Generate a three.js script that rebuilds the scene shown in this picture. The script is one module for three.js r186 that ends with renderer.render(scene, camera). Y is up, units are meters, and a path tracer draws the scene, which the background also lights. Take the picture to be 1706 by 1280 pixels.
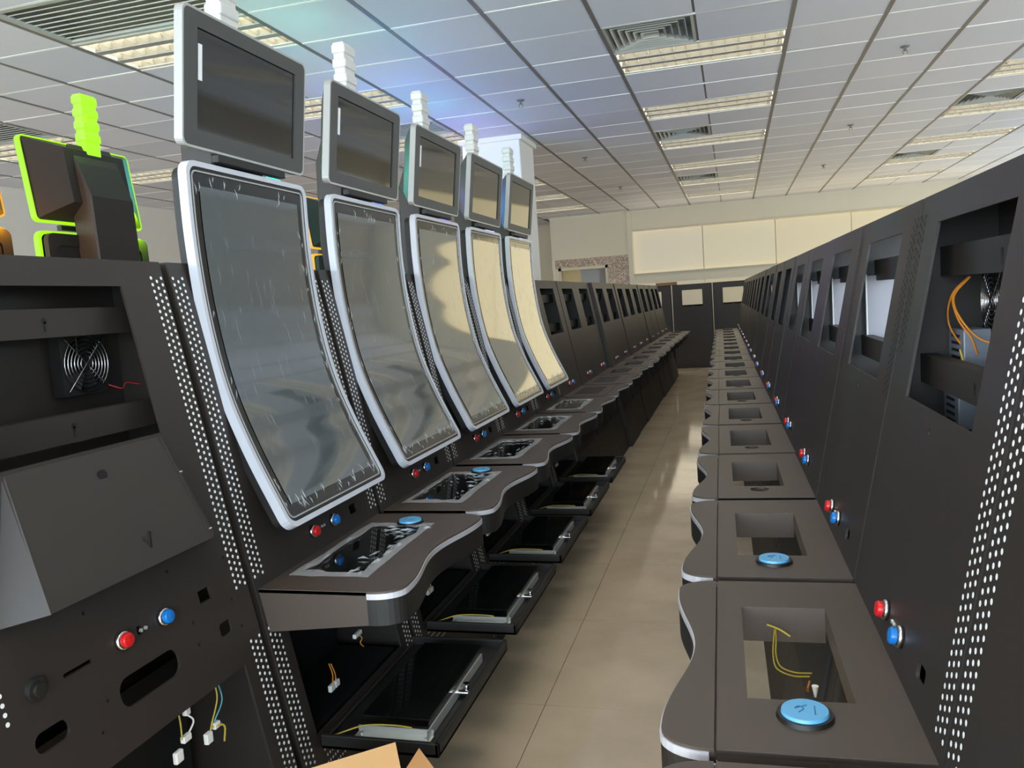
import * as THREE from 'three';
import { mergeGeometries } from 'three/addons/utils/BufferGeometryUtils.js';
import { RoundedBoxGeometry } from 'three/addons/geometries/RoundedBoxGeometry.js';
import { RectAreaLightUniformsLib } from 'three/addons/lights/RectAreaLightUniformsLib.js';

// ---------------------------------------------------------------- camera, sky, light, exposure
RectAreaLightUniformsLib.init();
const scene = new THREE.Scene();
const renderer = new THREE.WebGLRenderer({ antialias: true });
renderer.toneMapping = THREE.LinearToneMapping;
renderer.toneMappingExposure = 2.4;
renderer.shadowMap.enabled = true;

const camera = new THREE.PerspectiveCamera(2 * Math.atan(640 / 1363.8) * 180 / Math.PI, 1706 / 1280, 0.05, 80);
camera.position.set(0, 1.457, 0);
camera.rotation.set(-0.0962, 0.2702, -0.0689, 'YXZ');
scene.add(camera);
camera.updateMatrixWorld(true);

scene.background = new THREE.Color(0.75, 0.85, 1.0);

// room limits
const XL = -7.9, XR = 5.0, ZF = -16.85, ZB = 4.2, HC = 3.183;

// glowing panels added as light sources: colour and strength of each bank
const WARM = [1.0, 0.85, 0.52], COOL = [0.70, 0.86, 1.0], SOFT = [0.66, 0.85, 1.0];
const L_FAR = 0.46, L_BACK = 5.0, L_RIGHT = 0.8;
const LAMP = [1.0, 0.98, 0.95], L_LAMP = 7.5; // fluorescent ceiling fittings, screened by their louvres

// ---------------------------------------------------------------- helpers
function rng(seed) { let a = seed >>> 0; return () => { a |= 0; a = a + 0x6D2B79F5 | 0; let t = Math.imul(a ^ a >>> 15, 1 | a); t = t + Math.imul(t ^ t >>> 7, 61 | t) ^ t; return ((t ^ t >>> 14) >>> 0) / 4294967296; }; }
const V3 = (x, y, z) => new THREE.Vector3(x, y, z);
const V2 = (x, y) => new THREE.Vector2(x, y);
function mat(hex, rough = 0.6, metal = 0, extra = {}) {
  const M = extra && Object.keys(extra).length ? THREE.MeshPhysicalMaterial : THREE.MeshStandardMaterial;
  return new M({ color: hex, roughness: rough, metalness: metal, ...extra });
}
function glow(rgb, k, body = 0x888888) {
  const m = new THREE.MeshStandardMaterial({ color: body, roughness: 0.5 });
  m.emissive = new THREE.Color().setRGB(rgb[0], rgb[1], rgb[2]); m.emissiveIntensity = k; return m;
}
function noiseTexture(size, lo, hi, seed, octaves = 4, base = 8) {
  const r = rng(seed), acc = new Float32Array(size * size);
  let amp = 1, tot = 0;
  for (let o = 0, n = base; o < octaves; o++, n *= 2, amp *= 0.55) {
    const g = new Float32Array(n * n); for (let i = 0; i < n * n; i++) g[i] = r();
    for (let y = 0; y < size; y++) for (let x = 0; x < size; x++) {
      const fx = x / size * n, fy = y / size * n, x0 = Math.floor(fx), y0 = Math.floor(fy);
      let tx = fx - x0, ty = fy - y0; tx = tx * tx * (3 - 2 * tx); ty = ty * ty * (3 - 2 * ty);
      const a = g[(y0 % n) * n + x0 % n], b = g[(y0 % n) * n + (x0 + 1) % n], c = g[((y0 + 1) % n) * n + x0 % n], d = g[((y0 + 1) % n) * n + (x0 + 1) % n];
      acc[y * size + x] += amp * ((a * (1 - tx) + b * tx) * (1 - ty) + (c * (1 - tx) + d * tx) * ty);
    }
    tot += amp;
  }
  const data = new Uint8Array(size * size * 4);
  for (let i = 0; i < size * size; i++) {
    const t = acc[i] / tot;
    for (let k = 0; k < 3; k++) data[i * 4 + k] = Math.round(255 * (lo[k] + (hi[k] - lo[k]) * t));
    data[i * 4 + 3] = 255;
  }
  const tex = new THREE.DataTexture(data, size, size); tex.magFilter = THREE.LinearFilter; tex.minFilter = THREE.LinearFilter;
  tex.wrapS = tex.wrapT = THREE.RepeatWrapping; tex.colorSpace = THREE.SRGBColorSpace; tex.needsUpdate = true; return tex;
}
// every geometry leaves here with position, normal and a uv in metres
function metricUV(g) {
  const p = g.attributes.position, n = g.attributes.normal, uv = new Float32Array(p.count * 2);
  for (let i = 0; i < p.count; i++) {
    const ax = Math.abs(n.getX(i)), ay = Math.abs(n.getY(i)), az = Math.abs(n.getZ(i));
    if (ay >= ax && ay >= az) { uv[2 * i] = p.getX(i); uv[2 * i + 1] = p.getZ(i); }
    else if (ax >= az) { uv[2 * i] = p.getZ(i); uv[2 * i + 1] = p.getY(i); }
    else { uv[2 * i] = p.getX(i); uv[2 * i + 1] = p.getY(i); }
  }
  g.setAttribute('uv', new THREE.BufferAttribute(uv, 2)); return g;
}
function join(list) {
  const out = (Array.isArray(list) ? list : [list]).map(g => {
    const q = g.index ? g.toNonIndexed() : g.clone();
    for (const k of Object.keys(q.attributes)) if (k !== 'position' && k !== 'normal') q.deleteAttribute(k);
    if (!q.attributes.normal) q.computeVertexNormals();
    q.morphAttributes = {}; q.clearGroups(); return q;
  });
  return metricUV(out.length === 1 ? out[0] : mergeGeometries(out));
}
const used = {};
function numbered(name) { const n = used[name] = (used[name] ?? -1) + 1; return n ? `${name}_${String(n).padStart(3, '0')}` : name; }
function obj(name, geos, m, parent = scene) {
  const o = new THREE.Mesh(join(geos), m); o.name = parent === scene ? numbered(name) : name; parent.add(o); return o;
}
function pieces(name, list, m, parent) { return list.map(g => obj(name, g, m, parent)); }
function tag(o, label, category, group) { o.userData.label = label; o.userData.category = category; if (group) o.userData.group = group; return o; }
function thing(name, label, category, pos = [0, 0, 0], turn = 0, group) {
  const o = new THREE.Group(); o.name = numbered(name); o.position.set(...pos); o.rotation.y = turn; scene.add(o); return tag(o, label, category, group);
}
function struct(name, geos, m, label) { const o = obj(name, geos, m); o.userData.kind = 'structure'; if (label) { o.userData.label = label; o.userData.category = name.split('_')[0]; } return o; }
const bx = (x0, x1, y0, y1, z0, z1) => new THREE.BoxGeometry(x1 - x0, y1 - y0, z1 - z0).translate((x0 + x1) / 2, (y0 + y1) / 2, (z0 + z1) / 2);
function rbx(x0, x1, y0, y1, z0, z1, r = 0.004, s = 2) { return new RoundedBoxGeometry(x1 - x0, y1 - y0, z1 - z0, s, r).translate((x0 + x1) / 2, (y0 + y1) / 2, (z0 + z1) / 2); }
function tube(pts, r, seg = 20, rad = 6) { return new THREE.TubeGeometry(new THREE.CatmullRomCurve3(pts.map(p => V3(...p))), seg, r, rad, false); }
function cyl(r0, r1, h, x, y, z, axis = 'y', seg = 20) {
  const g = new THREE.CylinderGeometry(r0, r1, h, seg); if (axis === 'x') g.rotateZ(-Math.PI / 2); if (axis === 'z') g.rotateX(Math.PI / 2); return g.translate(x, y, z);
}
function quadHull(a, b) { // two rings of four points, a (back) and b (front), closed solid
  const f = []; const q = (p, r, s, t) => f.push(p, r, s, p, s, t);
  q(b[0], b[1], b[2], b[3]); q(a[3], a[2], a[1], a[0]);
  for (let i = 0; i < 4; i++) { const j = (i + 1) % 4; q(a[i], a[j], b[j], b[i]); }
  const g = new THREE.BufferGeometry(); g.setAttribute('position', new THREE.Float32BufferAttribute(f.flat(), 3)); g.computeVertexNormals(); return g;
}
function dense(pts, step) { const o = []; for (let i = 0; i < pts.length; i++) { const a = pts[i], b = pts[(i + 1) % pts.length], n = Math.max(1, Math.ceil(a.distanceTo(b) / step)); for (let k = 0; k < n; k++) o.push(a.clone().lerp(b, k / n)); } return o; }
function rrect(x0, y0, x1, y1, r, seg = 5) { // rounded rectangle points, counter-clockwise
  const o = []; const c = [[x1 - r, y0 + r, -Math.PI / 2], [x1 - r, y1 - r, 0], [x0 + r, y1 - r, Math.PI / 2], [x0 + r, y0 + r, Math.PI]];
  for (const [cx, cy, a] of c) for (let k = 0; k <= seg; k++) { const t = a + k / seg * Math.PI / 2; o.push(V2(cx + r * Math.cos(t), cy + r * Math.sin(t))); } return o;
}
const rectPts = (x0, y0, x1, y1) => [V2(x0, y0), V2(x1, y0), V2(x1, y1), V2(x0, y1)];
const circlePts = (x, y, r, n = 18) => Array.from({ length: n }, (_, k) => V2(x + r * Math.cos(k / n * 2 * Math.PI), y + r * Math.sin(k / n * 2 * Math.PI)));

// ---------------------------------------------------------------- materials
const M = {
  coat: mat(0x2e2824, 0.5), coatDark: mat(0x1d1b19, 0.55), desk: mat(0x4d423a, 0.45),
  black: mat(0x151515, 0.5), gloss: mat(0x0c0c0c, 0.12), trim: mat(0xc9c6ca, 0.3, 0.15), chrome: mat(0xd8d8d8, 0.18, 1), steel: mat(0xd2d3cd, 0.3, 0.5),
  white: mat(0xe9e9ea, 0.4), whiteDot: mat(0xf2f2f0, 0.5), darkDot: mat(0x0a0a0a, 0.7), bezel: mat(0xc6c8d0, 0.3), bezelGrey: mat(0xabaaa6, 0.35, 0.2),
  topperFace: mat(0x424240, 0.5), red: mat(0xd01c1e, 0.25), blue: mat(0x1273c4, 0.25), bluefilm: mat(0x62acd8, 0.35),
  frosted: mat(0xe8e6e2, 0.35, 0, { transmission: 0.25, thickness: 0 }),
  wireOrange: mat(0xc77a1e, 0.5), wireYellow: mat(0xb9a23c, 0.5), wireRed: mat(0xb02a2a, 0.5), wireWhite: mat(0xd8d4cc, 0.5), wireTeal: mat(0x4b8f96, 0.5),
  psu: mat(0x878d98, 0.45, 0.3), plug: mat(0xe6e2da, 0.5), card: mat(0xb98752, 0.85), cardIn: mat(0xc79a66, 0.85),
  acrylic: mat(0xffffff, 0.05, 0, { transmission: 1, thickness: 0, ior: 1.5 }),
  film: new THREE.MeshPhysicalMaterial({ color: 0xd8d8d8, roughness: 0.25, transparent: true, opacity: 0.28 }),
  crease: new THREE.MeshPhysicalMaterial({ color: 0xe6e6e2, roughness: 0.2, transparent: true, opacity: 0.25 }),
  wall: mat(0xeadfc8, 0.85), wallLeft: mat(0xe6e0d4, 0.85), tileA: mat(0xdfe0ea, 0.6), tileB: mat(0xd9dbe6, 0.6), tileC: mat(0xe3e3ec, 0.6),
  barDark: mat(0x77726e, 0.5), barEdgeLit: mat(0xfaf8f4, 0.4), void: mat(0x5a5652, 0.9), vent: mat(0xb9b9b2, 0.5), 
  louvre: mat(0xb4ae9c, 0.35, 0.3), lightBody: mat(0xcfc9ba, 0.4), lightBand: mat(0x9d9a96, 0.45), tubeLamp: glow(LAMP, 0.3, 0xf4f1e6),
  doorGrey: mat(0x8d8a8a, 0.5), cream: mat(0xe0c998, 0.7), frame: mat(0xddd0b4, 0.5), ledge: mat(0xd8cdb6, 0.8),
};
// switched-off display glass: grey panel under a strongly reflecting sheet of film-covered glass
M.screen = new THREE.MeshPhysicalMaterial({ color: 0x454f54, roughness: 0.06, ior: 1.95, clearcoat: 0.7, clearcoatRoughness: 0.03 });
M.screenBorder = new THREE.MeshPhysicalMaterial({ color: 0x0d0e0d, roughness: 0.1, ior: 1.6 });
M.topperScreen = new THREE.MeshPhysicalMaterial({ color: 0x111312, roughness: 0.06, ior: 1.75 });
M.floorTex = noiseTexture(512, [0.83, 0.83, 0.83], [1, 1, 1], 7, 5, 4);
const floorMats = [0xe6d0b0, 0xe9d4b4, 0xe2cdad].map(c => { const m = new THREE.MeshPhysicalMaterial({ color: c, roughness: 0.09, ior: 1.55 }); m.map = M.floorTex; return m; });

// ---------------------------------------------------------------- floor: 0.8 m polished tiles
{
  const base = struct('floor', bx(XL - 0.2, XR + 0.2, -0.12, -0.004, -18.4, ZB + 0.2), mat(0x6d6353, 0.8), 'polished beige tiled floor running down the aisle between the machine rows');
  const list = [];
  for (let i = -10; i < 9; i++) for (let j = -10; j < 21; j++) {
    const x = -0.724 + 0.8 * i, z = -2.763 - 0.8 * j;
    const x0 = Math.max(x, XL), x1 = Math.min(x + 0.8, XR), z1 = Math.min(z, ZB), z0 = Math.max(z - 0.8, -18.2);
    if (x1 - x0 < 0.05 || z1 - z0 < 0.05) continue;
    list.push([x0, x1, z0, z1, i >= -1 && i <= 0 && j >= -2 && j <= 17, i * 7 + j * 3]);
  }
  const r = rng(3), rest = [];
  for (const [x0, x1, z0, z1, near, s] of list) {
    const g = bx(x0 + 0.0015, x1 - 0.0015, -0.01, 0, z0 + 0.0015, z1 - 0.0015);
    if (near) obj('tile', g, floorMats[((s % 3) + 3) % 3], base); else rest.push(g);
    r();
  }
  obj('tile_field', rest, floorMats[0], base).userData.kind = 'stuff';
}

// ---------------------------------------------------------------- ceiling: 0.6 m panels in a metal grid
const CX = u => 0.6 * u - 0.768, CZ = j => -0.6 * j - 4.842;
const lightLanes = [-10, -5, 0, 5], lightRows = []; for (let j = -13; j <= 20; j += 3) lightRows.push(j);
const isLight = (u, j) => lightLanes.some(l => u === l || u === l + 1) && (((j + 1) % 3) + 3) % 3 === 0;
const vents = []; // [u, j, kind]
for (const j of [-11, -5, 1, 7, 13]) { vents.push([0, j, 'square']); vents.push([5, j, 'square']); vents.push([-10, j, 'linear']); }
for (const j of [-8, -2, 4, 10]) vents.push([-5, j, 'linear']);
const isVent = (u, j) => vents.some(([v, k, t]) => k === j && (u === v || (t === 'linear' && u === v + 1)));
{
  const slab = struct('ceiling', [bx(XL - 0.2, XR + 0.2, HC + 0.13, HC + 0.25, -18.4, ZB + 0.2)], M.void, 'suspended ceiling of pale grey square panels in a metal grid');
  const r = rng(11), tiles = [], tm = [M.tileA, M.tileB, M.tileC];
  const view = new THREE.Matrix4().multiplyMatrices(camera.projectionMatrix, camera.matrixWorldInverse);
  for (let u = -12; u < 10; u++) for (let j = -16; j < 23; j++) {
    if (isLight(u, j) || isVent(u, j)) { r(); r(); continue; }
    const x0 = Math.max(CX(u), XL), x1 = Math.min(CX(u + 1), XR), z1 = Math.min(CZ(j), ZB), z0 = Math.max(CZ(j + 1), -18);
    if (x1 - x0 < 0.04 || z1 - z0 < 0.04) continue;
    const cx = (x0 + x1) / 2, cz = (z0 + z1) / 2;
    const p = V3(cx, HC, cz).applyMatrix4(camera.matrixWorldInverse), q = V3(cx, HC, cz).applyMatrix4(view);
    const seen = p.z < -0.3 && Math.abs(q.x) < 1.15 && Math.abs(q.y) < 1.2;
    tiles.push({ x0, x1, z0, z1, cx, cz, size: seen ? 1 / (p.z * p.z) : 0, tilt: [(r() - 0.5) * 0.008, (r() - 0.5) * 0.012], m: tm[Math.floor(r() * 3)] });
  }
  tiles.sort((a, b) => b.size - a.size);
  const rest = [];
  tiles.forEach((t, k) => {
    const w = t.x1 - t.x0 - 0.016, d = t.z1 - t.z0 - 0.012;
    const g = new THREE.BoxGeometry(w, 0.012, d).rotateX(t.tilt[1]).rotateZ(t.tilt[0]).translate(t.cx, HC + 0.004, t.cz);
    if (k < 295 && t.size > 0) obj('panel', g, t.m, slab); else rest.push(g);
  });
  obj('panel_field', rest, M.tileA, slab).userData.kind = 'stuff';
  for (let u = -11; u <= 9; u++) if (lightLanes.some(l => u === l + 1)) {
    for (let j = -15; j <= 20; j++) if (!isLight(u, j) && !vents.some(([v, k, t]) => k === j && t === 'linear' && v === u - 1)) obj('half_bar', bx(CX(u) - 0.011, CX(u) + 0.011, HC + 0.003, HC + 0.03, CZ(j + 1) + 0.01, CZ(j) - 0.01), M.barDark, slab);
  } else obj('grid_bar', bx(CX(u) - 0.014, CX(u) + 0.014, HC - 0.005, HC + 0.03, -17.9, ZB), M.barDark, slab);  // shade of the recessed runners is put into the dark bar colour
  for (let j = -15; j <= 21; j++) {
    const z = CZ(j), gap = [];
    obj('cross_bar', bx(XL, XR, HC - 0.004, HC + 0.02, z - 0.011, z + 0.011), M.barEdgeLit, slab);  // white puts light caught on panel edges into the bar colour
  }
  // half-lane bars between the two panels of the wide lanes exist as the grid bars above
}

// ceiling light fittings with three louvred troughs each
function makeLight(fine) {
  const g = new THREE.Group();
  obj('housing', [bx(-0.59, 0.59, 0.075, 0.085, -0.285, 0.285), bx(-0.59, 0.59, 0, 0.08, -0.29, -0.275), bx(-0.59, 0.59, 0, 0.08, 0.275, 0.29), bx(-0.592, -0.58, 0, 0.08, -0.29, 0.29), bx(0.58, 0.592, 0, 0.08, -0.29, 0.29)], M.lightBody, g);
  for (const z of [-0.19, 0, 0.19]) {
    obj('tube', cyl(0.013, 0.013, 1.14, 0, 0.058, z, 'x', 10), M.tubeLamp, g);
    const fins = []; for (let k = 0; k < 13; k++) { const x = -0.54 + k * 0.09; fins.push(quadHull([[x - 0.006, 0.04, z - 0.06], [x + 0.006, 0.04, z - 0.06], [x + 0.006, 0.04, z + 0.06], [x - 0.006, 0.04, z + 0.06]].reverse(), [[x - 0.001, 0.004, z - 0.06], [x + 0.001, 0.004, z - 0.06], [x + 0.001, 0.004, z + 0.06], [x - 0.001, 0.004, z + 0.06]].reverse())); }
    if (fine) fins.forEach(f => obj('louvre', f, M.louvre, g)); else obj('louvre_row', fins, M.louvre, g);
    obj('reflector', [quadHull([[-0.575, 0.07, z - 0.03], [0.575, 0.07, z - 0.03], [0.575, 0.072, z - 0.03], [-0.575, 0.072, z - 0.03]], [[-0.575, 0.004, z - 0.066], [0.575, 0.004, z - 0.066], [0.575, 0.006, z - 0.063], [-0.575, 0.006, z - 0.063]]),
      quadHull([[-0.575, 0.07, z + 0.03], [0.575, 0.07, z + 0.03], [0.575, 0.072, z + 0.03], [-0.575, 0.072, z + 0.03]], [[-0.575, 0.004, z + 0.066], [0.575, 0.004, z + 0.066], [0.575, 0.006, z + 0.063], [-0.575, 0.006, z + 0.063]])], M.louvre, g);
  }
  for (const z of [-0.095, 0.095]) obj('divider', bx(-0.58, 0.58, 0.001, 0.012, z - 0.028, z + 0.028), M.lightBand, g);
  for (const z of [-0.266, 0.266]) obj('divider', bx(-0.58, 0.58, 0.001, 0.012, z - 0.012, z + 0.012), M.lightBody, g);
  return g;
}
const ordinal = ['first', 'second', 'third', 'fourth', 'fifth', 'sixth', 'seventh', 'eighth', 'ninth', 'tenth', 'eleventh', 'twelfth', 'thirteenth', 'fourteenth', 'fifteenth', 'sixteenth', 'seventeenth', 'eighteenth', 'nineteenth', 'twentieth'];
{
  const fine = makeLight(true), coarse = makeLight(false);
  const laneName = { '-10': 'leftmost ceiling strip', '-5': 'ceiling strip above left row', '0': 'ceiling strip above right row', '5': 'rightmost ceiling strip' };
  const count = {};
  for (const l of lightLanes) for (const j of lightRows) {
    if (CZ(j) > ZB - 0.2 || CZ(j + 1) < (l >= 0 ? ZF + 0.1 : -17.4) || (l === -10 && CX(-10) < XL)) continue;
    if (j < -1 && l !== -5 && l !== 0) continue;
    const g = (CZ(j) > -11 ? fine : coarse).clone(); g.name = numbered('ceiling_light'); g.position.set(CX(l + 1), HC, (CZ(j) + CZ(j + 1)) / 2); scene.add(g);
    const lamp = new THREE.RectAreaLight(new THREE.Color().setRGB(...LAMP), L_LAMP, 1.14, 0.5); lamp.position.set(g.position.x, HC + 0.056, g.position.z); lamp.lookAt(g.position.x, 0, g.position.z); scene.add(lamp);
    count[l] = (count[l] ?? -1) + 1;
    tag(g, `louvred light, ${ordinal[count[l]]} from the viewer, ${laneName[l]}`, 'ceiling light', 'recessed louvred ceiling lights');
  }
  const sq = new THREE.Group();
  obj('duct', [bx(-0.285, 0.285, 0.112, 0.122, -0.285, 0.285), bx(-0.285, 0.285, 0.012, 0.112, -0.288, -0.282), bx(-0.285, 0.285, 0.012, 0.112, 0.282, 0.288), bx(-0.285, -0.279, 0.012, 0.112, -0.282, 0.282), bx(0.279, 0.285, 0.012, 0.112, -0.282, 0.282)], M.vent, sq);
  for (let k = 0; k < 6; k++) {
    const a = 0.285 - k * 0.045, b = a - 0.022, yo = 0.0, yi = 0.03, fr = [];
    for (let s = 0; s < 4; s++) {
      const q = quadHull([[-a, yo, a], [a, yo, a], [b, yi, b], [-b, yi, b]], [[-a, yo - 0.002, a], [a, yo - 0.002, a], [b, yi - 0.002, b], [-b, yi - 0.002, b]]); fr.push(q.rotateY(s * Math.PI / 2));
    }
    obj('square_blade', fr, M.vent, sq);
  }
  obj('flange', [bx(-0.292, 0.292, -0.003, 0.012, 0.272, 0.29), bx(-0.292, 0.292, -0.003, 0.012, -0.29, -0.272), bx(-0.292, -0.272, -0.003, 0.012, -0.272, 0.272), bx(0.272, 0.292, -0.003, 0.012, -0.272, 0.272)], M.vent, sq);
  const lin = new THREE.Group();
  obj('duct', [bx(-0.58, 0.58, 0.112, 0.122, -0.285, 0.285), bx(-0.58, 0.58, 0.012, 0.112, -0.288, -0.282), bx(-0.58, 0.58, 0.012, 0.112, 0.282, 0.288), bx(-0.58, -0.574, 0.012, 0.112, -0.282, 0.282), bx(0.574, 0.58, 0.012, 0.112, -0.282, 0.282)], M.vent, lin);
  for (let k = 0; k < 9; k++) { const z = -0.23 + k * 0.0575; obj('slat', new THREE.BoxGeometry(1.1, 0.006, 0.05).rotateX(0.5).translate(0, 0.018, z), M.vent, lin); }
  obj('flange', [bx(-0.59, 0.59, -0.003, 0.012, 0.255, 0.29), bx(-0.59, 0.59, -0.003, 0.012, -0.29, -0.255), bx(-0.59, -0.545, -0.003, 0.012, -0.255, 0.255), bx(0.545, 0.59, -0.003, 0.012, -0.255, 0.255)], M.vent, lin);
  const vc = {};
  for (const [u, j, kind] of vents) {
    if (CZ(j + 1) < ZF || CZ(j) > 0 || (u === -10 && j < 1)) continue;
    const g = (kind === 'square' ? sq : lin).clone(); g.name = numbered('ceiling_vent'); g.position.set(kind === 'square' ? CX(u) + 0.3 : CX(u + 1), HC, (CZ(j) + CZ(j + 1)) / 2); scene.add(g);
    const key = u; vc[key] = (vc[key] ?? -1) + 1;
    tag(g, kind === 'square' ? `square concentric air vent, ${ordinal[vc[key]]} from viewer, ${laneName[u]}` : `long slatted air grille, ${ordinal[vc[key]]} from viewer, ${laneName[u]}`, 'air vent', 'ceiling air vents');
  }
  const sp = new THREE.Group();
  obj('rose', cyl(0.035, 0.03, 0.008, 0, -0.004, 0), M.barDark, sp); obj('body', cyl(0.009, 0.012, 0.03, 0, -0.02, 0), M.barDark, sp);
  obj('frame_arms', [tube([[-0.01, -0.03, 0], [-0.018, -0.045, 0], [-0.004, -0.062, 0]], 0.003, 8, 5), tube([[0.01, -0.03, 0], [0.018, -0.045, 0], [0.004, -0.062, 0]], 0.003, 8, 5)], M.barDark, sp);
  obj('deflector', cyl(0.02, 0.02, 0.003, 0, -0.064, 0), M.steel, sp);
  [[-1.68, -6.96, 'left of the aisle, nearest the viewer'], [1.31, -6.93, 'right of the aisle, nearest the viewer'], [-1.68, -10.1, 'left of the aisle, beyond the white column'], [1.32, -9.99, 'right of the aisle, midway down the room'], [-1.65, -13.1, 'left of the aisle, farthest away'], [1.34, -13.05, 'right of the aisle, farthest away']].forEach(([x, z, w]) => {
    const g = sp.clone(); g.name = numbered('sprinkler_head'); g.position.set(x, HC - 0.002, z); scene.add(g); tag(g, `small metal ceiling sprinkler ${w}`, 'sprinkler', 'ceiling sprinklers');
  });
}

// ---------------------------------------------------------------- walls, added glow panels, column, doorway
const panelTex = noiseTexture(256, [0.93, 0.92, 0.9], [1, 1, 1], 21, 4, 6);
function glowBank(n, axis, at, lo, hi, y0, y1, panels, rgb, k, sign, label, tints) {
  // axis 'z': panel in a wall of constant z facing sign along z; 'x': wall of constant x
  const g = new THREE.Group(); g.name = `window_${n}`; g.userData.kind = 'structure'; g.userData.label = label; g.userData.category = 'window'; scene.add(g);  // panels glow as added sources; the far banks stand for lit wall
  const w = (hi - lo) / panels;
  for (let i = 0; i < panels; i++) {
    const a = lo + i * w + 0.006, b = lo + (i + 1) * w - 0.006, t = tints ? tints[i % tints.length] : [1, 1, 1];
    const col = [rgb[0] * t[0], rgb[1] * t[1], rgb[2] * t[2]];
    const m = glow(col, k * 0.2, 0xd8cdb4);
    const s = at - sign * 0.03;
    obj('glow_panel', axis === 'z' ? bx(a, b, y0, y1, s - 0.004, s + 0.004) : bx(s - 0.004, s + 0.004, y0, y1, a, b), m, g);
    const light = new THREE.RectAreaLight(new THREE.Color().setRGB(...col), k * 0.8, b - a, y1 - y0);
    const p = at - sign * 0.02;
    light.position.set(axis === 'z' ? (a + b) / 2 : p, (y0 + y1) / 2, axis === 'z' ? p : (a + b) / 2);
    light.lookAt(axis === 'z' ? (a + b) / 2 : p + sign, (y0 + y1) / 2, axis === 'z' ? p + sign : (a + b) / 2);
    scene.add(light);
  }
  return g;
}
{
  // far wall: left block with lift doorway, right part with panels whose warm light is put in as glow
  const x1 = -1.97;
  const wf = struct('wall_far', [
    bx(-3.56, -2.03, 2.31, HC + 0.05, -17.1, ZF), bx(-3.56, -3.5, 0, 2.31, -17.1, ZF - 0.02), bx(-3.62, -3.56, 0, HC + 0.05, -18.2, ZF),
    bx(XL, -3.6, 0, HC + 0.05, -18.3, -18.15), bx(-2.03, -1.93, 0, HC + 0.05, -17.1, ZF + 0.04),
    bx(-1.93, XR, 2.752, HC + 0.05, -17.1, ZF), bx(-1.93, XR, 1.70, 1.905, -17.1, ZF), bx(-1.93, XR, 0, 0.35, -17.1, ZF), bx(-3.56, XR + 0.1, 0, HC + 0.05, -18.3, -18.15)], M.wall, 'cream far wall with glow panels and a doorway');
  obj('cornice', rbx(-1.95, XR, 2.752, 2.79, ZF - 0.01, ZF + 0.03, 0.008), M.frame, wf);
  obj('sill', rbx(-1.95, XR, 1.885, 1.91, ZF - 0.02, ZF + 0.05, 0.006), M.ledge, wf);
  const c = document.createElement('canvas'); c.width = 512; c.height = 512; const k = c.getContext('2d'), r = rng(5);
  k.fillStyle = '#a88a68'; k.fillRect(0, 0, 512, 512);
  const cols = ['#8a6a4a', '#c7a582', '#6d5238', '#dcc3a2', '#a47a55', '#b89a78', '#94836b', '#7f7a60', '#d3a78c'];
  for (let y = 0; y < 32; y++) for (let x = 0; x < 32; x++) { k.fillStyle = cols[Math.floor(r() * cols.length)]; k.fillRect(x * 16 + 1, y * 16 + 1, 14, 14); }
  const mt = new THREE.CanvasTexture(c); mt.colorSpace = THREE.SRGBColorSpace; mt.wrapS = mt.wrapT = THREE.RepeatWrapping; mt.repeat.set(1.4, 1.4);
  const mm = new THREE.MeshStandardMaterial({ map: mt, roughness: 0.3 });
  obj('mosaic', [bx(-3.56, -2.03, 2.14, 2.31, -17.05, ZF - 0.005), bx(-2.47, -2.03, 0, 2.14, -17.05, ZF - 0.005)], mm, wf);
  const d = new THREE.Group(); d.name = 'door_1'; d.userData = { kind: 'structure', label: 'doorway with cream frame and grey sliding door in the mosaic wall', category: 'door' }; scene.add(d);
  obj('door_frame', [bx(-3.5, -3.44, 0, 2.14, -17.1, ZF + 0.01), bx(-2.52, -2.47, 0, 2.14, -17.1, ZF + 0.01), bx(-3.5, -2.47, 2.08, 2.14, -17.1, ZF + 0.01)], M.frame, d);
  obj('door_leaf', [bx(-3.05, -2.66, 0, 2.08, -17.04, -17.0)], mat(0x94918f, 0.4, 0.2), d);
  obj('door_leaf', [bx(-2.66, -2.52, 0, 2.08, -17.0, -16.96)], M.doorGrey, d);
  obj('side_panel', [bx(-3.44, -3.05, 0, 2.08, -17.06, -17.02)], M.cream, d);
  const tints = [[1, 1.04, 1.3], [1, 1.03, 1.12], [1, 0.99, 0.92], [1, 0.97, 0.85], [1, 0.97, 0.85]];  // glow tint runs from whiter to yellower across the far panels
  glowBank(1, 'z', ZF - 0.02, -1.93, XR - 0.05, 1.905, 2.752, 5, WARM, L_FAR, 1, 'wide band of cream far wall panels with warm light put in as glow', tints);
  glowBank(2, 'z', ZF - 0.02, -1.93, XR - 0.05, 0.35, 1.70, 5, WARM, L_FAR * 0.9, 1, 'lower cream wall panels with warm light put in as glow, behind the end machines', tints);
  // side and back walls; their glowing windows are added, unseen, for cool fill
  struct('wall_left', [bx(XL - 0.15, XL, 0, HC + 0.05, -18.3, ZB)], M.wallLeft, 'plain pale wall at the far left behind the lit machines');
  struct('wall_right', [bx(XR, XR + 0.15, 0, 0.9, -17.1, ZB), bx(XR, XR + 0.15, 2.7, HC + 0.05, -17.1, ZB), bx(XR, XR + 0.15, 0.9, 2.7, -17.1, -16.4), bx(XR, XR + 0.15, 0.9, 2.7, 2.0, ZB)], M.wallLeft, 'pale wall with added glowing windows on the right beyond the machine row');
  glowBank(3, 'x', XR + 0.03, -16.4, 2.0, 0.9, 2.7, 12, SOFT, L_RIGHT, -1, 'added unseen glowing windows along the right wall');
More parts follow.
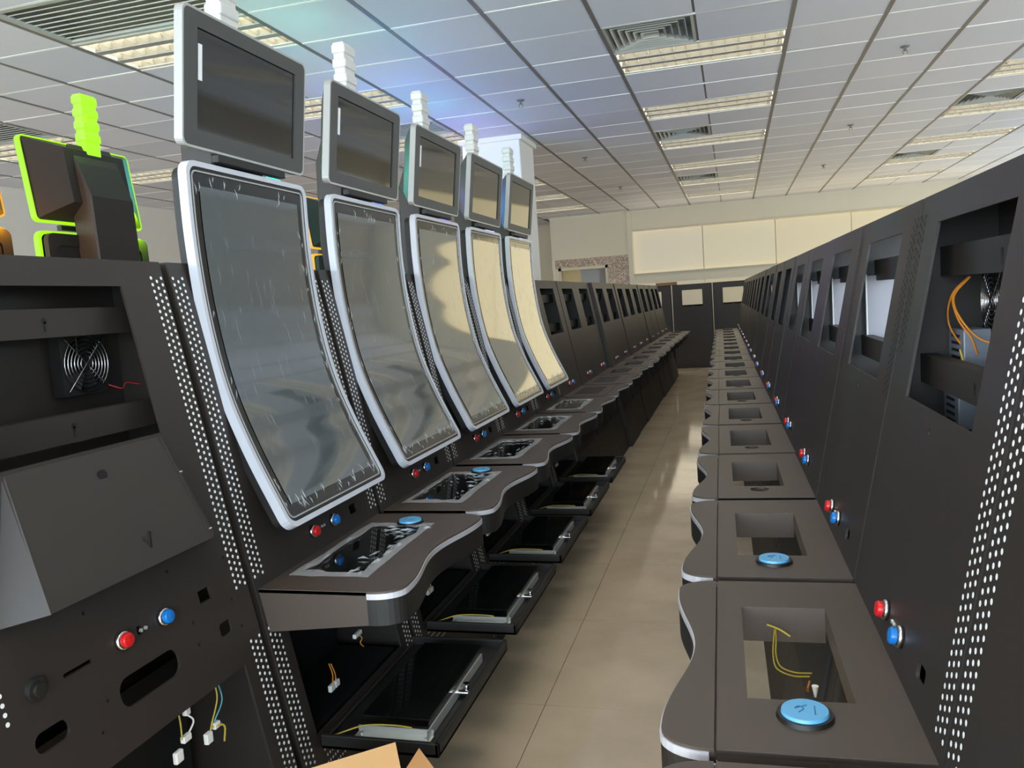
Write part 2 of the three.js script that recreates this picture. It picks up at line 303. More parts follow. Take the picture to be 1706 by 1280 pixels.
  struct('wall_back', [bx(XL, XR, 0, 0.8, ZB, ZB + 0.15), bx(XL, XR, 2.8, HC + 0.05, ZB, ZB + 0.15), bx(XL, -7.0, 0.8, 2.8, ZB, ZB + 0.15), bx(4.4, XR, 0.8, 2.8, ZB, ZB + 0.15)], M.wallLeft, 'wall with added windows behind the viewer');
  glowBank(4, 'z', ZB + 0.03, -7.0, 4.4, 0.8, 2.8, 8, COOL, L_BACK, -1, 'added unseen glowing windows behind the viewer');
  const col = struct('column', [rbx(-2.67, -2.05, 0, HC, -8.92, -8.32, 0.015)], mat(0xf3ede2, 0.7), 'square white column behind the last curved screens');
  obj('capital', bx(-2.70, -2.02, HC - 0.05, HC - 0.001, -8.95, -8.29), mat(0xf3ede2, 0.7), col);
}

// ---------------------------------------------------------------- gaming machine: local x points to the player, z along the row
const SL = 0.192, YD = 0.787;
const fx = y => -SL * (y - YD);
const shear = d0 => new THREE.Matrix4().set(0, -SL, 1, SL * YD + d0, 0, 1, 0, 0, -1, 0, 0, 0, 0, 0, 0, 1);
function sheet(outer, holes, d0, d1) { // outline in (z, y) laid on the leaning front plane, from depth d0 to d1
  const s = new THREE.Shape(outer.map(p => V2(-p.x, p.y)).reverse());
  for (const h of holes) s.holes.push(new THREE.Path(h.map(p => V2(-p.x, p.y))));
  return new THREE.ExtrudeGeometry(s, { depth: d1 - d0, bevelEnabled: false, curveSegments: 6 }).applyMatrix4(shear(d0));
}
const onFront = (y, z, d) => [fx(y) + d, y, z];
const HW = 0.372, TOP = 1.62, BACK = -0.30;
// display curve, bottom to top
const curve = new THREE.CatmullRomCurve3([[0.0775, 0.922], [-0.0215, 1.137], [-0.0755, 1.29], [-0.1105, 1.48], [-0.1255, 1.683], [-0.1245, 1.88]].map(p => V3(p[0], p[1], 0)));
const topLine = new THREE.LineCurve3(V3(-0.1245, 1.914, 0), V3(-0.082, 2.257, 0));
const LC = curve.getLength(), LT = topLine.getLength();
function bend(g, c, L) {
  const q = g.index ? g.toNonIndexed() : g; const p = q.attributes.position;
  for (let i = 0; i < p.count; i++) {
    const w = p.getX(i), s = p.getY(i), d = p.getZ(i), t = Math.min(1, Math.max(0, s / L)), P = c.getPointAt(t), T = c.getTangentAt(t), e = s - t * L;
    p.setXYZ(i, P.x + T.x * e + T.y * d, P.y + T.y * e - T.x * d, -w);
  }
  q.deleteAttribute('normal'); q.computeVertexNormals(); return q;
}
function ring(o, i, d0, d1, c, L) { // o and i: outlines with the same number of points; walls and both faces as quads
  const O = [], I = [], n = o.length, pos = [];
  for (let k = 0; k < n; k++) { const m = Math.max(1, Math.ceil(o[k].distanceTo(o[(k + 1) % n]) / 0.025)); for (let q = 0; q < m; q++) { O.push(o[k].clone().lerp(o[(k + 1) % n], q / m)); I.push(i[k].clone().lerp(i[(k + 1) % n], q / m)); } }
  const quad = (p, q, r, t) => pos.push(...p, ...q, ...r, ...p, ...r, ...t), P = (v, d) => [v.x, v.y, d];
  for (let k = 0, N = O.length; k < N; k++) {
    const a = O[k], b = O[(k + 1) % N], e = I[(k + 1) % N], f = I[k];
    quad(P(a, d1), P(b, d1), P(e, d1), P(f, d1)); quad(P(a, d0), P(f, d0), P(e, d0), P(b, d0));
    quad(P(a, d0), P(b, d0), P(b, d1), P(a, d1)); quad(P(f, d0), P(f, d1), P(e, d1), P(e, d0));
  }
  const g = new THREE.BufferGeometry(); g.setAttribute('position', new THREE.Float32BufferAttribute(pos, 3));
  return bend(g, c, L);
}
function smoothGrid(x0, x1, y0, y1, d, c, L, nx = 2, ny = 48) { // smooth-shaded glass sheet on the curve
  const pos = [], nor = [], idx = [];
  for (let j = 0; j <= ny; j++) for (let i = 0; i <= nx; i++) {
    const w = x0 + (x1 - x0) * i / nx, s = y0 + (y1 - y0) * j / ny, t = Math.min(1, Math.max(0, s / L)), P = c.getPointAt(t), T = c.getTangentAt(t);
    pos.push(P.x + T.y * d, P.y - T.x * d, -w); nor.push(T.y, -T.x, 0);
  }
  for (let j = 0; j < ny; j++) for (let i = 0; i < nx; i++) { const a = j * (nx + 1) + i, b = a + 1, e = a + nx + 1, f = e + 1; idx.push(a, b, f, a, f, e); }
  const g = new THREE.BufferGeometry(); g.setAttribute('position', new THREE.Float32BufferAttribute(pos, 3)); g.setAttribute('normal', new THREE.Float32BufferAttribute(nor, 3)); g.setIndex(idx); return g;
}
function slivers(seed, n, place, len, wid) { // thin creases of film: narrow raised ridges
  const r = rng(seed), out = [];
  for (let k = 0; k < n; k++) {
    const [w, s, a, l, h] = place(r), le = l ?? len * (0.4 + r()), wd = wid * (0.5 + r()), ca = Math.cos(a), sa = Math.sin(a), b = (r() - 0.5) * le * 0.3;
    const P = (u, v, d) => [w + ca * u - sa * v, s + sa * u + ca * v, d];
    const A = P(0, 0, 0), B = P(le * 0.5, b + wd, 0), C = P(le, 0, 0), D = P(le * 0.5, b - wd, 0), E = P(le * 0.5, b, h ?? 0.004);
    out.push(...A, ...D, ...E, ...D, ...C, ...E, ...C, ...B, ...E, ...B, ...A, ...E);
  }
  const g = new THREE.BufferGeometry(); g.setAttribute('position', new THREE.Float32BufferAttribute(out, 3)); g.computeVertexNormals(); return g;
}
const HALF = 0.302;
function mainDisplay(parent, opt) {
  const fr = obj('display_frame', [ring(rrect(-HALF, 0, HALF, LC, 0.035), rrect(-HALF + 0.014, 0.014, HALF - 0.014, LC - 0.014, 0.024), -0.02, 0.005, curve, LC)], opt.bezel || M.bezel, parent);
  obj('gasket', ring(rrect(-HALF + 0.014, 0.014, HALF - 0.014, LC - 0.014, 0.024), rrect(-HALF + 0.023, 0.023, HALF - 0.023, LC - 0.023, 0.018), -0.02, 0.001, curve, LC), M.gloss, fr);
  obj('inner_line', ring(rrect(-HALF + 0.023, 0.023, HALF - 0.023, LC - 0.023, 0.018), rrect(-HALF + 0.027, 0.027, HALF - 0.027, LC - 0.027, 0.015), -0.02, 0.003, curve, LC), M.bezelGrey, fr);
  obj('glass_border', smoothGrid(-HALF + 0.025, HALF - 0.025, 0.025, LC - 0.025, -0.001, curve, LC), M.screenBorder, fr);
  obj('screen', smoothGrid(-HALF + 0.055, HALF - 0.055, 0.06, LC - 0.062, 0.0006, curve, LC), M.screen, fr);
  obj('back_shell', [ring(rrect(-HALF + 0.015, 0.012, HALF - 0.015, LC - 0.012, 0.03), rrect(-HALF + 0.06, 0.06, HALF - 0.06, LC - 0.06, 0.02), -0.05, -0.028, curve, LC), smoothGrid(-HALF + 0.03, HALF - 0.03, 0.03, LC - 0.03, -0.045, curve, LC)], M.coatDark, fr);
  if (opt.film) {
    const W = HALF - 0.03;
    const place = r => {
      const side = r(), b = 0.025;
      if (side < 0.12) return [(r() - 0.5) * 2 * W, LC - 0.03 - r() * b, -Math.PI / 2 + (r() - 0.5) * 0.9];
      if (side < 0.65) return [(r() - 0.5) * 2 * W, 0.03 + r() * b, Math.PI / 2 + (r() - 0.5) * 1.6];
      if (side < 0.8) return [-W + r() * b, 0.05 + r() * (LC - 0.1), (r() - 0.5) + Math.PI / 2];
      return [W - r() * b, 0.05 + r() * (LC - 0.1), (r() - 0.5) + Math.PI / 2];
    };
    const f = obj('film_creases', bend(slivers(opt.seed, 60, place, 0.03, 0.00035).translate(0, 0, 0.002), curve, LC), M.crease, fr); f.userData.kind = 'stuff';
    const f2 = obj('film_scratches', bend(slivers(opt.seed + 9, 46, r => [(r() - 0.5) * 1.7 * W, LC * (0.25 + 0.7 * r()) - 0.1, -Math.PI / 2 + (r() - 0.5) * 0.12, undefined, 0.0006], 0.07, 0.0004).translate(0, 0, 0.0012), curve, LC), M.film, fr); f2.userData.kind = 'stuff';
  }
}
function topperDisplay(parent, opt) {
  const fr = obj('topper_frame', [ring(rrect(-HALF, 0, HALF, LT, 0.022), rrect(-HALF + 0.006, 0.006, HALF - 0.006, LT - 0.006, 0.018), -0.022, 0.002, topLine, LT)], opt.topperBezel || M.bezelGrey, parent);
  obj('topper_face', ring(rrect(-HALF + 0.006, 0.006, HALF - 0.006, LT - 0.006, 0.018), rrect(-HALF + 0.06, 0.045, HALF - 0.06, LT - 0.045, 0.002), -0.02, 0.002, topLine, LT), M.topperFace, fr);
  obj('topper_screen', smoothGrid(-HALF + 0.058, HALF - 0.058, 0.043, LT - 0.043, -0.003, topLine, LT, 1, 1), M.topperScreen, fr);
  if (opt.sticker) obj('white_sticker', bend(new THREE.BoxGeometry(0.016, 0.09, 0.0015).translate(-HALF + 0.075, LT * 0.63, -0.001), topLine, LT), M.white, fr);
  const R = (h, a, b, d) => [[-h, a, d], [h, a, d], [h, b, d], [-h, b, d]];
  const hull = quadHull(R(0.17, 0.07, LT - 0.05, -0.1), R(HALF - 0.012, 0.012, LT - 0.012, -0.026));
  obj('topper_housing', bend(hull, topLine, LT), opt.shell || M.coat, fr);
}
function spine(parent, opt) {
  const prof = [[-0.14, 2.2], [-0.165, 2.235], [-0.2, 2.16], [-0.252, 2.02], [-0.262, 1.72], [-0.25, 1.605], [-0.19, 1.605], [-0.175, 1.75], [-0.165, 1.9]];
  const sh = new THREE.Shape(prof.map(p => V2(...p)));
  obj('spine', new THREE.ExtrudeGeometry(sh, { depth: 0.238, bevelEnabled: true, bevelSize: 0.006, bevelThickness: 0.006, bevelSegments: 1 }).translate(0, 0, -0.119), opt.shell || M.coat, parent);
  obj('neck_slot', rbx(-0.135, -0.112, 1.888, 1.91, -0.17, 0.17, 0.003), M.black, parent);
}
function candle(parent, m) { // stacked ribbed signal column on the topper
  const x0 = -0.195, x1 = -0.14, z0 = -0.048, z1 = 0.048, g = [rbx(x0 + 0.006, x1 - 0.006, 2.2, 2.46, z0 + 0.006, z1 - 0.006, 0.004)];
  const c = obj('signal_column', g, m, parent);
  for (let k = 0; k < 4; k++) obj('signal_tier', rbx(x0, x1, 2.262 + k * 0.052, 2.262 + k * 0.052 + 0.036, z0, z1, 0.009), m, c);
  return c;
}
// desk plan, x outwards
const DW = 0.362;
function frontLine(n = 44) {
  const o = [], tip = 0.392, mid = 0.345, base = 0.305, rc = 0.055;
  for (let k = 0; k <= 8; k++) { const a = k / 8 * Math.PI / 2; o.push(V2(base + 0.01 + (tip - base - 0.01 - 0.004) * Math.sin(a), DW - rc * (1 - Math.cos(a)))); }
  for (let k = 1; k < n; k++) { const z = DW - rc - (2 * (DW - rc)) * k / n, u = z / (DW - rc); o.push(V2(mid + (tip - 0.004 - mid) * (0.5 - 0.5 * Math.cos(Math.PI * Math.min(1, Math.abs(u) * 1.05))), z)); }
  for (let k = 8; k >= 0; k--) { const a = k / 8 * Math.PI / 2; o.push(V2(base + 0.01 + (tip - base - 0.01 - 0.004) * Math.sin(a), -DW + rc * (1 - Math.cos(a)))); }
  return o;
}
const FRONT = frontLine();
function plan(pts, holes, y0, y1) { // (x, z) outline extruded in y
  const s = new THREE.Shape(pts.map(p => V2(p.x, -p.y)));
  for (const h of holes) s.holes.push(new THREE.Path(h.map(p => V2(p.x, -p.y))));
  return new THREE.ExtrudeGeometry(s, { depth: y1 - y0, bevelEnabled: false }).rotateX(-Math.PI / 2).translate(0, y0, 0);
}
function ribbon(pts, y0f, y1, th) { // upright band along an (x, z) line; y0f lower edge per point
  const pos = [], n = pts.length, off = [];
  for (let i = 0; i < n; i++) { const a = pts[Math.max(0, i - 1)], b = pts[Math.min(n - 1, i + 1)], t = b.clone().sub(a).normalize(); off.push(V2(t.y, -t.x).multiplyScalar(-th)); }
  const q = (a, b, c, d) => pos.push(...a, ...b, ...c, ...a, ...c, ...d);
  for (let i = 0; i + 1 < n; i++) {
    const a = pts[i], b = pts[i + 1], A = a.clone().add(off[i]), B = b.clone().add(off[i + 1]), ya = y0f(i / (n - 1)), yb = y0f((i + 1) / (n - 1));
    q([a.x, ya, a.y], [a.x, y1, a.y], [b.x, y1, b.y], [b.x, yb, b.y]);
    q([A.x, ya, A.y], [B.x, yb, B.y], [B.x, y1, B.y], [A.x, y1, A.y]);
    q([A.x, y1, A.y], [B.x, y1, B.y], [b.x, y1, b.y], [a.x, y1, a.y]);
    q([A.x, ya, A.y], [a.x, ya, a.y], [b.x, yb, b.y], [B.x, yb, B.y]);
  }
  const g = new THREE.BufferGeometry(); g.setAttribute('position', new THREE.Float32BufferAttribute(pos, 3)); g.computeVertexNormals(); return g;
}
function desk(parent, opt) {
  const dm = opt.deskMat || M.desk, seam = opt.film ? 0.3073 : 0.304;
  const hole = opt.film || opt.cover ? rectPts(0.055, -0.225, 0.235, 0.225) : rectPts(0.088, -0.2, 0.255, 0.205);
  const holes = [hole]; if (opt.buttonHole) holes.push(circlePts(0.17, -0.245, 0.03));
  const top = obj('desk_top', plan([V2(0.006, DW), V2(0.006, -DW), V2(seam, -DW), V2(seam, DW)].reverse(), holes, YD - 0.01, YD), dm, parent);
  // return flanges of the cut-out and side skirts
  pieces('skirt', [quadHull([[0.0, YD - 0.115, DW - 0.006], [0.304, YD - 0.085, DW - 0.006], [0.304, YD - 0.002, DW - 0.006], [0.0, YD - 0.002, DW - 0.006]], [[0.0, YD - 0.115, DW], [0.304, YD - 0.085, DW], [0.304, YD - 0.002, DW], [0.0, YD - 0.002, DW]]),
    quadHull([[0.0, YD - 0.115, -DW], [0.304, YD - 0.085, -DW], [0.304, YD - 0.002, -DW], [0.0, YD - 0.002, -DW]], [[0.0, YD - 0.115, -DW + 0.006], [0.304, YD - 0.085, -DW + 0.006], [0.304, YD - 0.002, -DW + 0.006], [0.0, YD - 0.002, -DW + 0.006]])], opt.skirtMat || dm, top);
  const arm = obj('armrest', plan([V2(0.3075, DW), ...FRONT, V2(0.3075, -DW)].reverse(), [], YD - 0.014, YD), dm, parent);
  obj('seam_lip', bx(0.292, 0.318, YD - 0.02, YD - 0.0145, -DW + 0.004, DW - 0.004), dm, arm);
  const all = [V2(0.305, DW), ...FRONT, V2(0.305, -DW)];
  obj('edge_trim', ribbon(all.slice(0, -1), () => YD - 0.019, YD - 0.005, 0.003), M.trim, arm);
  obj('front_fascia', ribbon(all, () => YD - 0.085, YD - 0.016, 0.002), opt.fascia || M.coatDark, arm);
  if (opt.film) {
    const scr = obj('deck_screen', plan(rectPts(0.05, -0.23, 0.24, 0.23).reverse(), [], YD - 0.006, YD - 0.003), M.topperScreen, top);
    const r = rng(opt.seed + 40), o = [], i = [];
    const edge = (x0, z0, x1, z1, j, n) => { const a = []; for (const [p, q] of [[[x0, z0], [x1, z0]], [[x1, z0], [x1, z1]], [[x1, z1], [x0, z1]], [[x0, z1], [x0, z0]]]) for (let k = 0; k < n; k++) a.push(V2(p[0] + (q[0] - p[0]) * k / n + (r() - 0.5) * j, p[1] + (q[1] - p[1]) * k / n + (r() - 0.5) * j)); return a; };
    const out = edge(0.035, -0.245, 0.258, 0.262, 0.008, 7), inn = edge(0.062, -0.205, 0.225, 0.222, 0.022, 7);
    obj('protective_film', plan(out, [inn], YD + 0.001, YD + 0.0016), M.film, top);
    const cr = slivers(opt.seed + 50, 34, q => { const e = q(); const z = (q() - 0.5) * 0.46, x = 0.06 + q() * 0.18; return e < 0.35 ? [0.20 + q() * 0.04, z, Math.PI / 2 + (q() - 0.5)] : e < 0.6 ? [x, -0.2 + q() * 0.05, (q() - 0.5) * 1.6] : e < 0.8 ? [0.05 + q() * 0.02, z, Math.PI / 2 + (q() - 0.5) * 0.4] : [x, z, q() * 6.28]; }, 0.04, 0.001);
    const p = cr.attributes.position; for (let k = 0; k < p.count; k++) p.setXYZ(k, p.getX(k), YD + 0.0015 + p.getZ(k) * 1.6, p.getY(k)); cr.deleteAttribute('normal'); cr.computeVertexNormals();
    obj('film_creases', cr, M.crease, top).userData.kind = 'stuff';
  } else if (opt.cover) {
    obj('deck_plate', plan(rectPts(0.05, -0.23, 0.24, 0.23).reverse(), [], YD - 0.006, YD - 0.003), M.coatDark, top);
  } else {
    obj('inner_flange', [bx(0.088, 0.255, YD - 0.075, YD - 0.008, 0.2055, 0.208), bx(0.086, 0.088, YD - 0.05, YD - 0.008, -0.2, 0.205), ...[-1].map(() => bx(0.088, 0.255, YD - 0.04, YD - 0.008, -0.203, -0.2005))], dm, top);
    obj('curved_lip', ribbon(Array.from({ length: 13 }, (_, k) => { const t = -1 + k / 6; return V2(0.258 + 0.016 * (1 - t * t), 0.2 * t); }), () => YD - 0.03, YD - 0.004, 0.002), dm, top);
  }
  if (opt.button) {
    const b = obj('play_button', [cyl(0.042, 0.044, 0.008, 0.17, YD + 0.003, -0.252, 'y', 32)], M.black, top);
    obj('blue_cap', [cyl(0.035, 0.0365, 0.006, 0.17, YD + 0.009, -0.252, 'y', 32)], M.bluefilm, b);
    obj('printed_mark', [tube([[0.18, YD + 0.0124, -0.262], [0.172, YD + 0.0124, -0.25], [0.178, YD + 0.0124, -0.242], [0.186, YD + 0.0124, -0.25], [0.166, YD + 0.0124, -0.238]], 0.0009, 16, 4), tube([[0.156, YD + 0.0124, -0.268], [0.155, YD + 0.0124, -0.24]], 0.0008, 4, 4)], mat(0x3a6f96, 0.5), b);
  }
}
function perforation(parent, m, sides, rows) {
  const out = [], disc = new THREE.CircleGeometry(0.0044, 7);
  const Mx = new THREE.Matrix4(), S = shear(0.0068);
  for (const s of sides) for (const [a, b] of rows) {
    let k = 0;
    for (let y = a; y > b; y -= 0.0162, k++) { for (const dz of [-0.018, 0.018]) out.push(disc.clone().translate(-(s * 0.345 + dz), y, 0)); if (k) out.push(disc.clone().translate(-(s * 0.345), y + 0.0081, 0)); }
  }
  const g = join(out).applyMatrix4(S); const o = obj('perforation', g, m, parent); o.userData.kind = 'stuff'; return o;
}
function smallButton(parent, z, m, y = 0.846) {
  const q = new THREE.Quaternion().setFromUnitVectors(V3(0, 1, 0), V3(1, SL, 0).normalize());
  const P = onFront(y, z, 0.006), place = g => g.applyQuaternion(q).translate(...P);
  const b = obj('button_ring', place(new THREE.LatheGeometry([[0, 0], [0.0195, 0], [0.0195, 0.006], [0.016, 0.011], [0, 0.011]].map(p => V2(...p)), 20)), M.chrome, parent);
  obj('button_cap', place(new THREE.LatheGeometry([[0.0148, 0.009], [0.0148, 0.018], [0.012, 0.021], [0, 0.0225]].map(p => V2(...p)), 20)), m, b);
}
function fan(parent, x, y, z) {
  const f = obj('cooling_fan', sheetFlat(rectPts(-0.07, -0.07, 0.07, 0.07), [circlePts(0, 0, 0.064, 26)], 0, 0.03).translate(x, y, z), M.coatDark, parent);
  const wires = []; for (let k = 0; k < 6; k++) wires.push(new THREE.TorusGeometry(0.018 + k * 0.0095, 0.0016, 5, 30).rotateY(Math.PI / 2).translate(x + 0.034, y, z));
  for (let k = 0; k < 4; k++) { const a = Math.PI / 4 + k * Math.PI / 2; wires.push(tube([[x + 0.034, y, z], [x + 0.034, y + 0.085 * Math.sin(a), z + 0.085 * Math.cos(a)]], 0.002, 2, 5)); }
  obj('fan_grille', wires, M.chrome, f);
  obj('fan_hub', cyl(0.02, 0.02, 0.008, x + 0.022, y, z, 'x'), M.black, f);
  for (let k = 0; k < 7; k++) obj('blade', new THREE.BoxGeometry(0.002, 0.042, 0.03).rotateY(0.6).translate(0, 0.04, 0).rotateX(k / 7 * 2 * Math.PI).translate(x + 0.014, y, z), M.black, f);
}
function sheetFlat(outer, holes, d0, d1) { const s = new THREE.Shape(outer); for (const h of holes) s.holes.push(new THREE.Path(h)); return new THREE.ExtrudeGeometry(s, { depth: d1 - d0, bevelEnabled: false }).rotateY(Math.PI / 2).translate(d0, 0, 0); }
function psu(parent, x, y, z, h) {
  const p = obj('power_supply', rbx(x, x + 0.05, y, y + h, z - 0.055, z + 0.055, 0.003), M.psu, parent);
  const s = []; for (let k = 0; k < 5; k++) s.push(rbx(x + 0.05, x + 0.0508, y + 0.01 + k * 0.0145, y + 0.016 + k * 0.0145, z - 0.03, z + 0.03, 0.0003, 1));
  pieces('vent_slot', s, M.black, p);
}
function cabinet(g, opt) {
  const coat = opt.coat || M.coat;
  const prof = (d) => [V2(fx(0) - d, 0), V2(fx(TOP) - d, TOP), V2(BACK, TOP), V2(BACK, 0)];
  const side = z => new THREE.ExtrudeGeometry(new THREE.Shape(prof(0.002)), { depth: 0.012, bevelEnabled: false }).translate(0, 0, z);
  const parts = [side(-HW), side(HW - 0.012), bx(BACK, fx(TOP), TOP - 0.012, TOP - 0.0005, -HW + 0.001, HW - 0.001), bx(BACK, 0.14, 0.03, 0.045, -HW + 0.01, HW - 0.01)];
  const bw = opt.backWindow;
  if (!opt.openBack) parts.push(sheetFlat(rectPts(-HW + 0.001, 0.001, HW - 0.001, TOP - 0.001), bw ? [rectPts(-0.19, 1.19, 0.19, 1.51)] : [], 0, 0.012).translate(BACK, 0, 0));
  else parts.push(bx(BACK, BACK + 0.012, 0.001, 1.2, -HW + 0.001, HW - 0.001));
  parts.push(bx(BACK + 0.01, fx(1.06), 1.05, 1.06, -HW + 0.01, HW - 0.01)); // shelf under the window bay
  obj('cabinet_body', parts, opt.body || coat, g);
  const holes = [rectPts(-0.222, 1.222, 0.222, 1.56)];
  if (opt.stripped) {
    holes.push(rectPts(-0.235, 0.828, -0.193, 0.857), rrect(-0.275, 0.732, -0.232, 0.764, 0.009), rrect(0.215, 0.74, 0.29, 0.776, 0.017), rrect(-0.085, 0.72, 0.09, 0.778, 0.026), rrect(0.13, 0.838, 0.2, 0.846, 0.003, 2), rrect(-0.007, 0.838, 0.007, 0.856, 0.005),
      rectPts(-0.285, 0.06, 0.285, 0.645));
    for (const [y, z] of [[0.93, 0.12], [0.80, -0.155], [0.8, -0.3], [0.73, -0.31], [0.90, -0.31], [0.75, -0.155], [0.757, 0.12], [0.71, 0.15], [0.93, -0.12]]) holes.push(circlePts(z, y, 0.004, 8));
  } else {
    holes.push(circlePts(0, 1.187, 0.007, 10));
    holes.push(rectPts(-0.285, 0.36, 0.285, 0.645));
    if (opt.slot) holes.push(rrect(-0.235, 0.83, -0.185, 0.86, 0.008));
  }
  const fp = obj('front_panel', sheet(rectPts(-HW, 0.0, HW, TOP), holes, 0, 0.006), coat, g);
  for (const [y0, y1, dx] of [[1.455, 1.515, -0.05], [1.235, 1.295, -0.05]]) {
    if (opt.noBars) continue;
    const xf = fx(y0) + dx;
    const b = obj('cross_bar', bx(xf - 0.03, xf, y0, y1, -HW + 0.012, HW - 0.012), M.coatDark === coat ? coat : opt.barMat || coat, g);
    if (opt.detail) obj('keyhole', [cyl(0.006, 0.006, 0.002, xf + 0.0005, y0 + 0.035, -0.03, 'x', 12), bx(xf - 0.001, xf + 0.0015, y0 + 0.012, y0 + 0.034, -0.0325, -0.0275)], M.black, b);
  }
  if (opt.stripped) {
    obj('lock', [cyl(0.02, 0.02, 0.012, fx(0.849) + 0.01, 0.849, 0.262, 'x', 18), cyl(0.012, 0.012, 0.02, fx(0.849) + 0.012, 0.849, 0.262, 'x', 16)], M.coatDark, g);
  } else {
    obj('belly_recess', [bx(-0.16, -0.15, 0.34, 0.66, -0.29, 0.29), bx(-0.16, 0.06, 0.34, 0.352, -0.29, 0.29)], M.black, g);
    if (!opt.tray) {
      const d = obj('belly_door', sheet(rectPts(-0.282, 0.363, 0.282, 0.642), [], 0.0, 0.014), opt.bellyMat || M.coatDark, g);
      obj('door_lock', cyl(0.01, 0.01, 0.012, fx(0.62) + 0.018, 0.62, 0, 'x', 12), M.steel, d);
    }
  }
  smallButton(g, 0.051, M.red); smallButton(g, -0.072, M.blue);
  pieces('screw', [cyl(0.004, 0.004, 0.004, fx(0.846) + 0.008, 0.846, -0.002, 'x', 8), cyl(0.004, 0.004, 0.004, fx(0.846) + 0.008, 0.846, -0.016, 'x', 8)], M.steel, g);
  return fp;
}
function tray(g, opt) { // belly door folded down flat, carrying a clear light box with a metal bracket
  const x0 = 0.1, x1 = 0.43, y = 0.34, d = obj('lowered_door', [rbx(x0, x1, y - 0.012, y + 0.0, -0.325, 0.325, 0.003), rbx(x0, x1, y - 0.012, y + 0.026, -0.325, -0.313, 0.003), rbx(x0, x1, y - 0.012, y + 0.026, 0.313, 0.325, 0.003), rbx(x1 - 0.012, x1, y - 0.012, y + 0.026, -0.325, 0.325, 0.003)], M.coatDark, g);
  obj('hinge_rod', cyl(0.005, 0.005, 0.62, x0 + 0.004, y + 0.006, 0, 'z', 8), M.coat, d);
  obj('light_glass', rbx(x0 + 0.085, x1 - 0.05, y + 0.045, y + 0.049, -0.22, 0.25, 0.001), M.topperScreen, d);
  pieces('acrylic_wall', [bx(x0 + 0.085, x1 - 0.05, y + 0.004, y + 0.045, 0.247, 0.25), bx(x1 - 0.053, x1 - 0.05, y + 0.004, y + 0.045, -0.22, 0.25)], M.acrylic, d);
  obj('metal_bracket', [bx(x0 + 0.075, x1 - 0.04, y + 0.003, y + 0.006, 0.252, 0.285), bx(x0 + 0.075, x1 - 0.04, y + 0.003, y + 0.022, 0.252, 0.254), bx(x1 - 0.049, x1 - 0.046, y + 0.003, y + 0.03, -0.2, 0.28)], M.steel, d);
  pieces('bracket_screw', [cyl(0.005, 0.005, 0.006, x0 + 0.09, y + 0.009, 0.268, 'y', 8), cyl(0.005, 0.005, 0.006, x1 - 0.055, y + 0.009, 0.268, 'y', 8)], M.chrome, d);
  obj('latch', [rbx(x1 - 0.05, x1 - 0.028, y + 0.004, y + 0.02, 0.0, 0.03, 0.003), cyl(0.008, 0.008, 0.045, x1 - 0.03, y + 0.018, 0.035, 'x', 10), cyl(0.01, 0.007, 0.02, x1 - 0.025, y + 0.03, 0.02, 'y', 10)], M.chrome, d);
  pieces('yellow_wire', [tube([[x0 + 0.005, y + 0.006, 0.305], [x0 + 0.05, y + 0.02, 0.29], [x0 + 0.1, y + 0.03, 0.27], [x0 + 0.18, y + 0.028, 0.255], [x0 + 0.23, y + 0.026, 0.256]], 0.0022, 20, 5)], M.wireYellow, d);
  d.position.z = -0.035;
  pieces('connector', [rbx(0.034, 0.046, 0.478, 0.492, -0.1, -0.055, 0.003), rbx(0.04, 0.052, 0.398, 0.418, 0.075, 0.1, 0.003), rbx(0.04, 0.052, 0.398, 0.418, 0.104, 0.128, 0.003)], M.plug, g);
  pieces('lead', [tube([[0.04, 0.48, -0.085], [0.048, 0.468, -0.09], [0.044, 0.455, -0.084], [0.05, 0.44, -0.092]], 0.002, 14, 5), tube([[0.046, 0.416, 0.09], [0.045, 0.435, 0.087], [0.03, 0.462, 0.08]], 0.002, 10, 5), tube([[0.046, 0.416, 0.11], [0.044, 0.44, 0.1], [0.028, 0.466, 0.088]], 0.002, 10, 5)], M.wireOrange, g);
}
function palePanel(g) { const p = obj('pale_panel', rbx(BACK + 0.02, fx(1.4) - 0.035, 1.285, 1.47, 0.335, 0.341, 0.001), mat(0xa09fa8, 0.6), g); obj('panel_edge', rbx(fx(1.4) - 0.035, fx(1.4) - 0.03, 1.27, 1.475, 0.334, 0.342, 0.001), M.white, p); }
const lowerVent = g => { const out = [], disc = new THREE.CircleGeometry(0.004, 7), S = shear(0.0068); for (let i = 0; i < 22; i++) for (let j = 0; j < 4; j++) out.push(disc.clone().translate(-0.27 + i * 0.0135 + (j % 2) * 0.006, 0.315 - j * 0.018, 0)); obj('lower_vent', join(out).applyMatrix4(S), M.whiteDot, g).userData.kind = 'stuff'; };

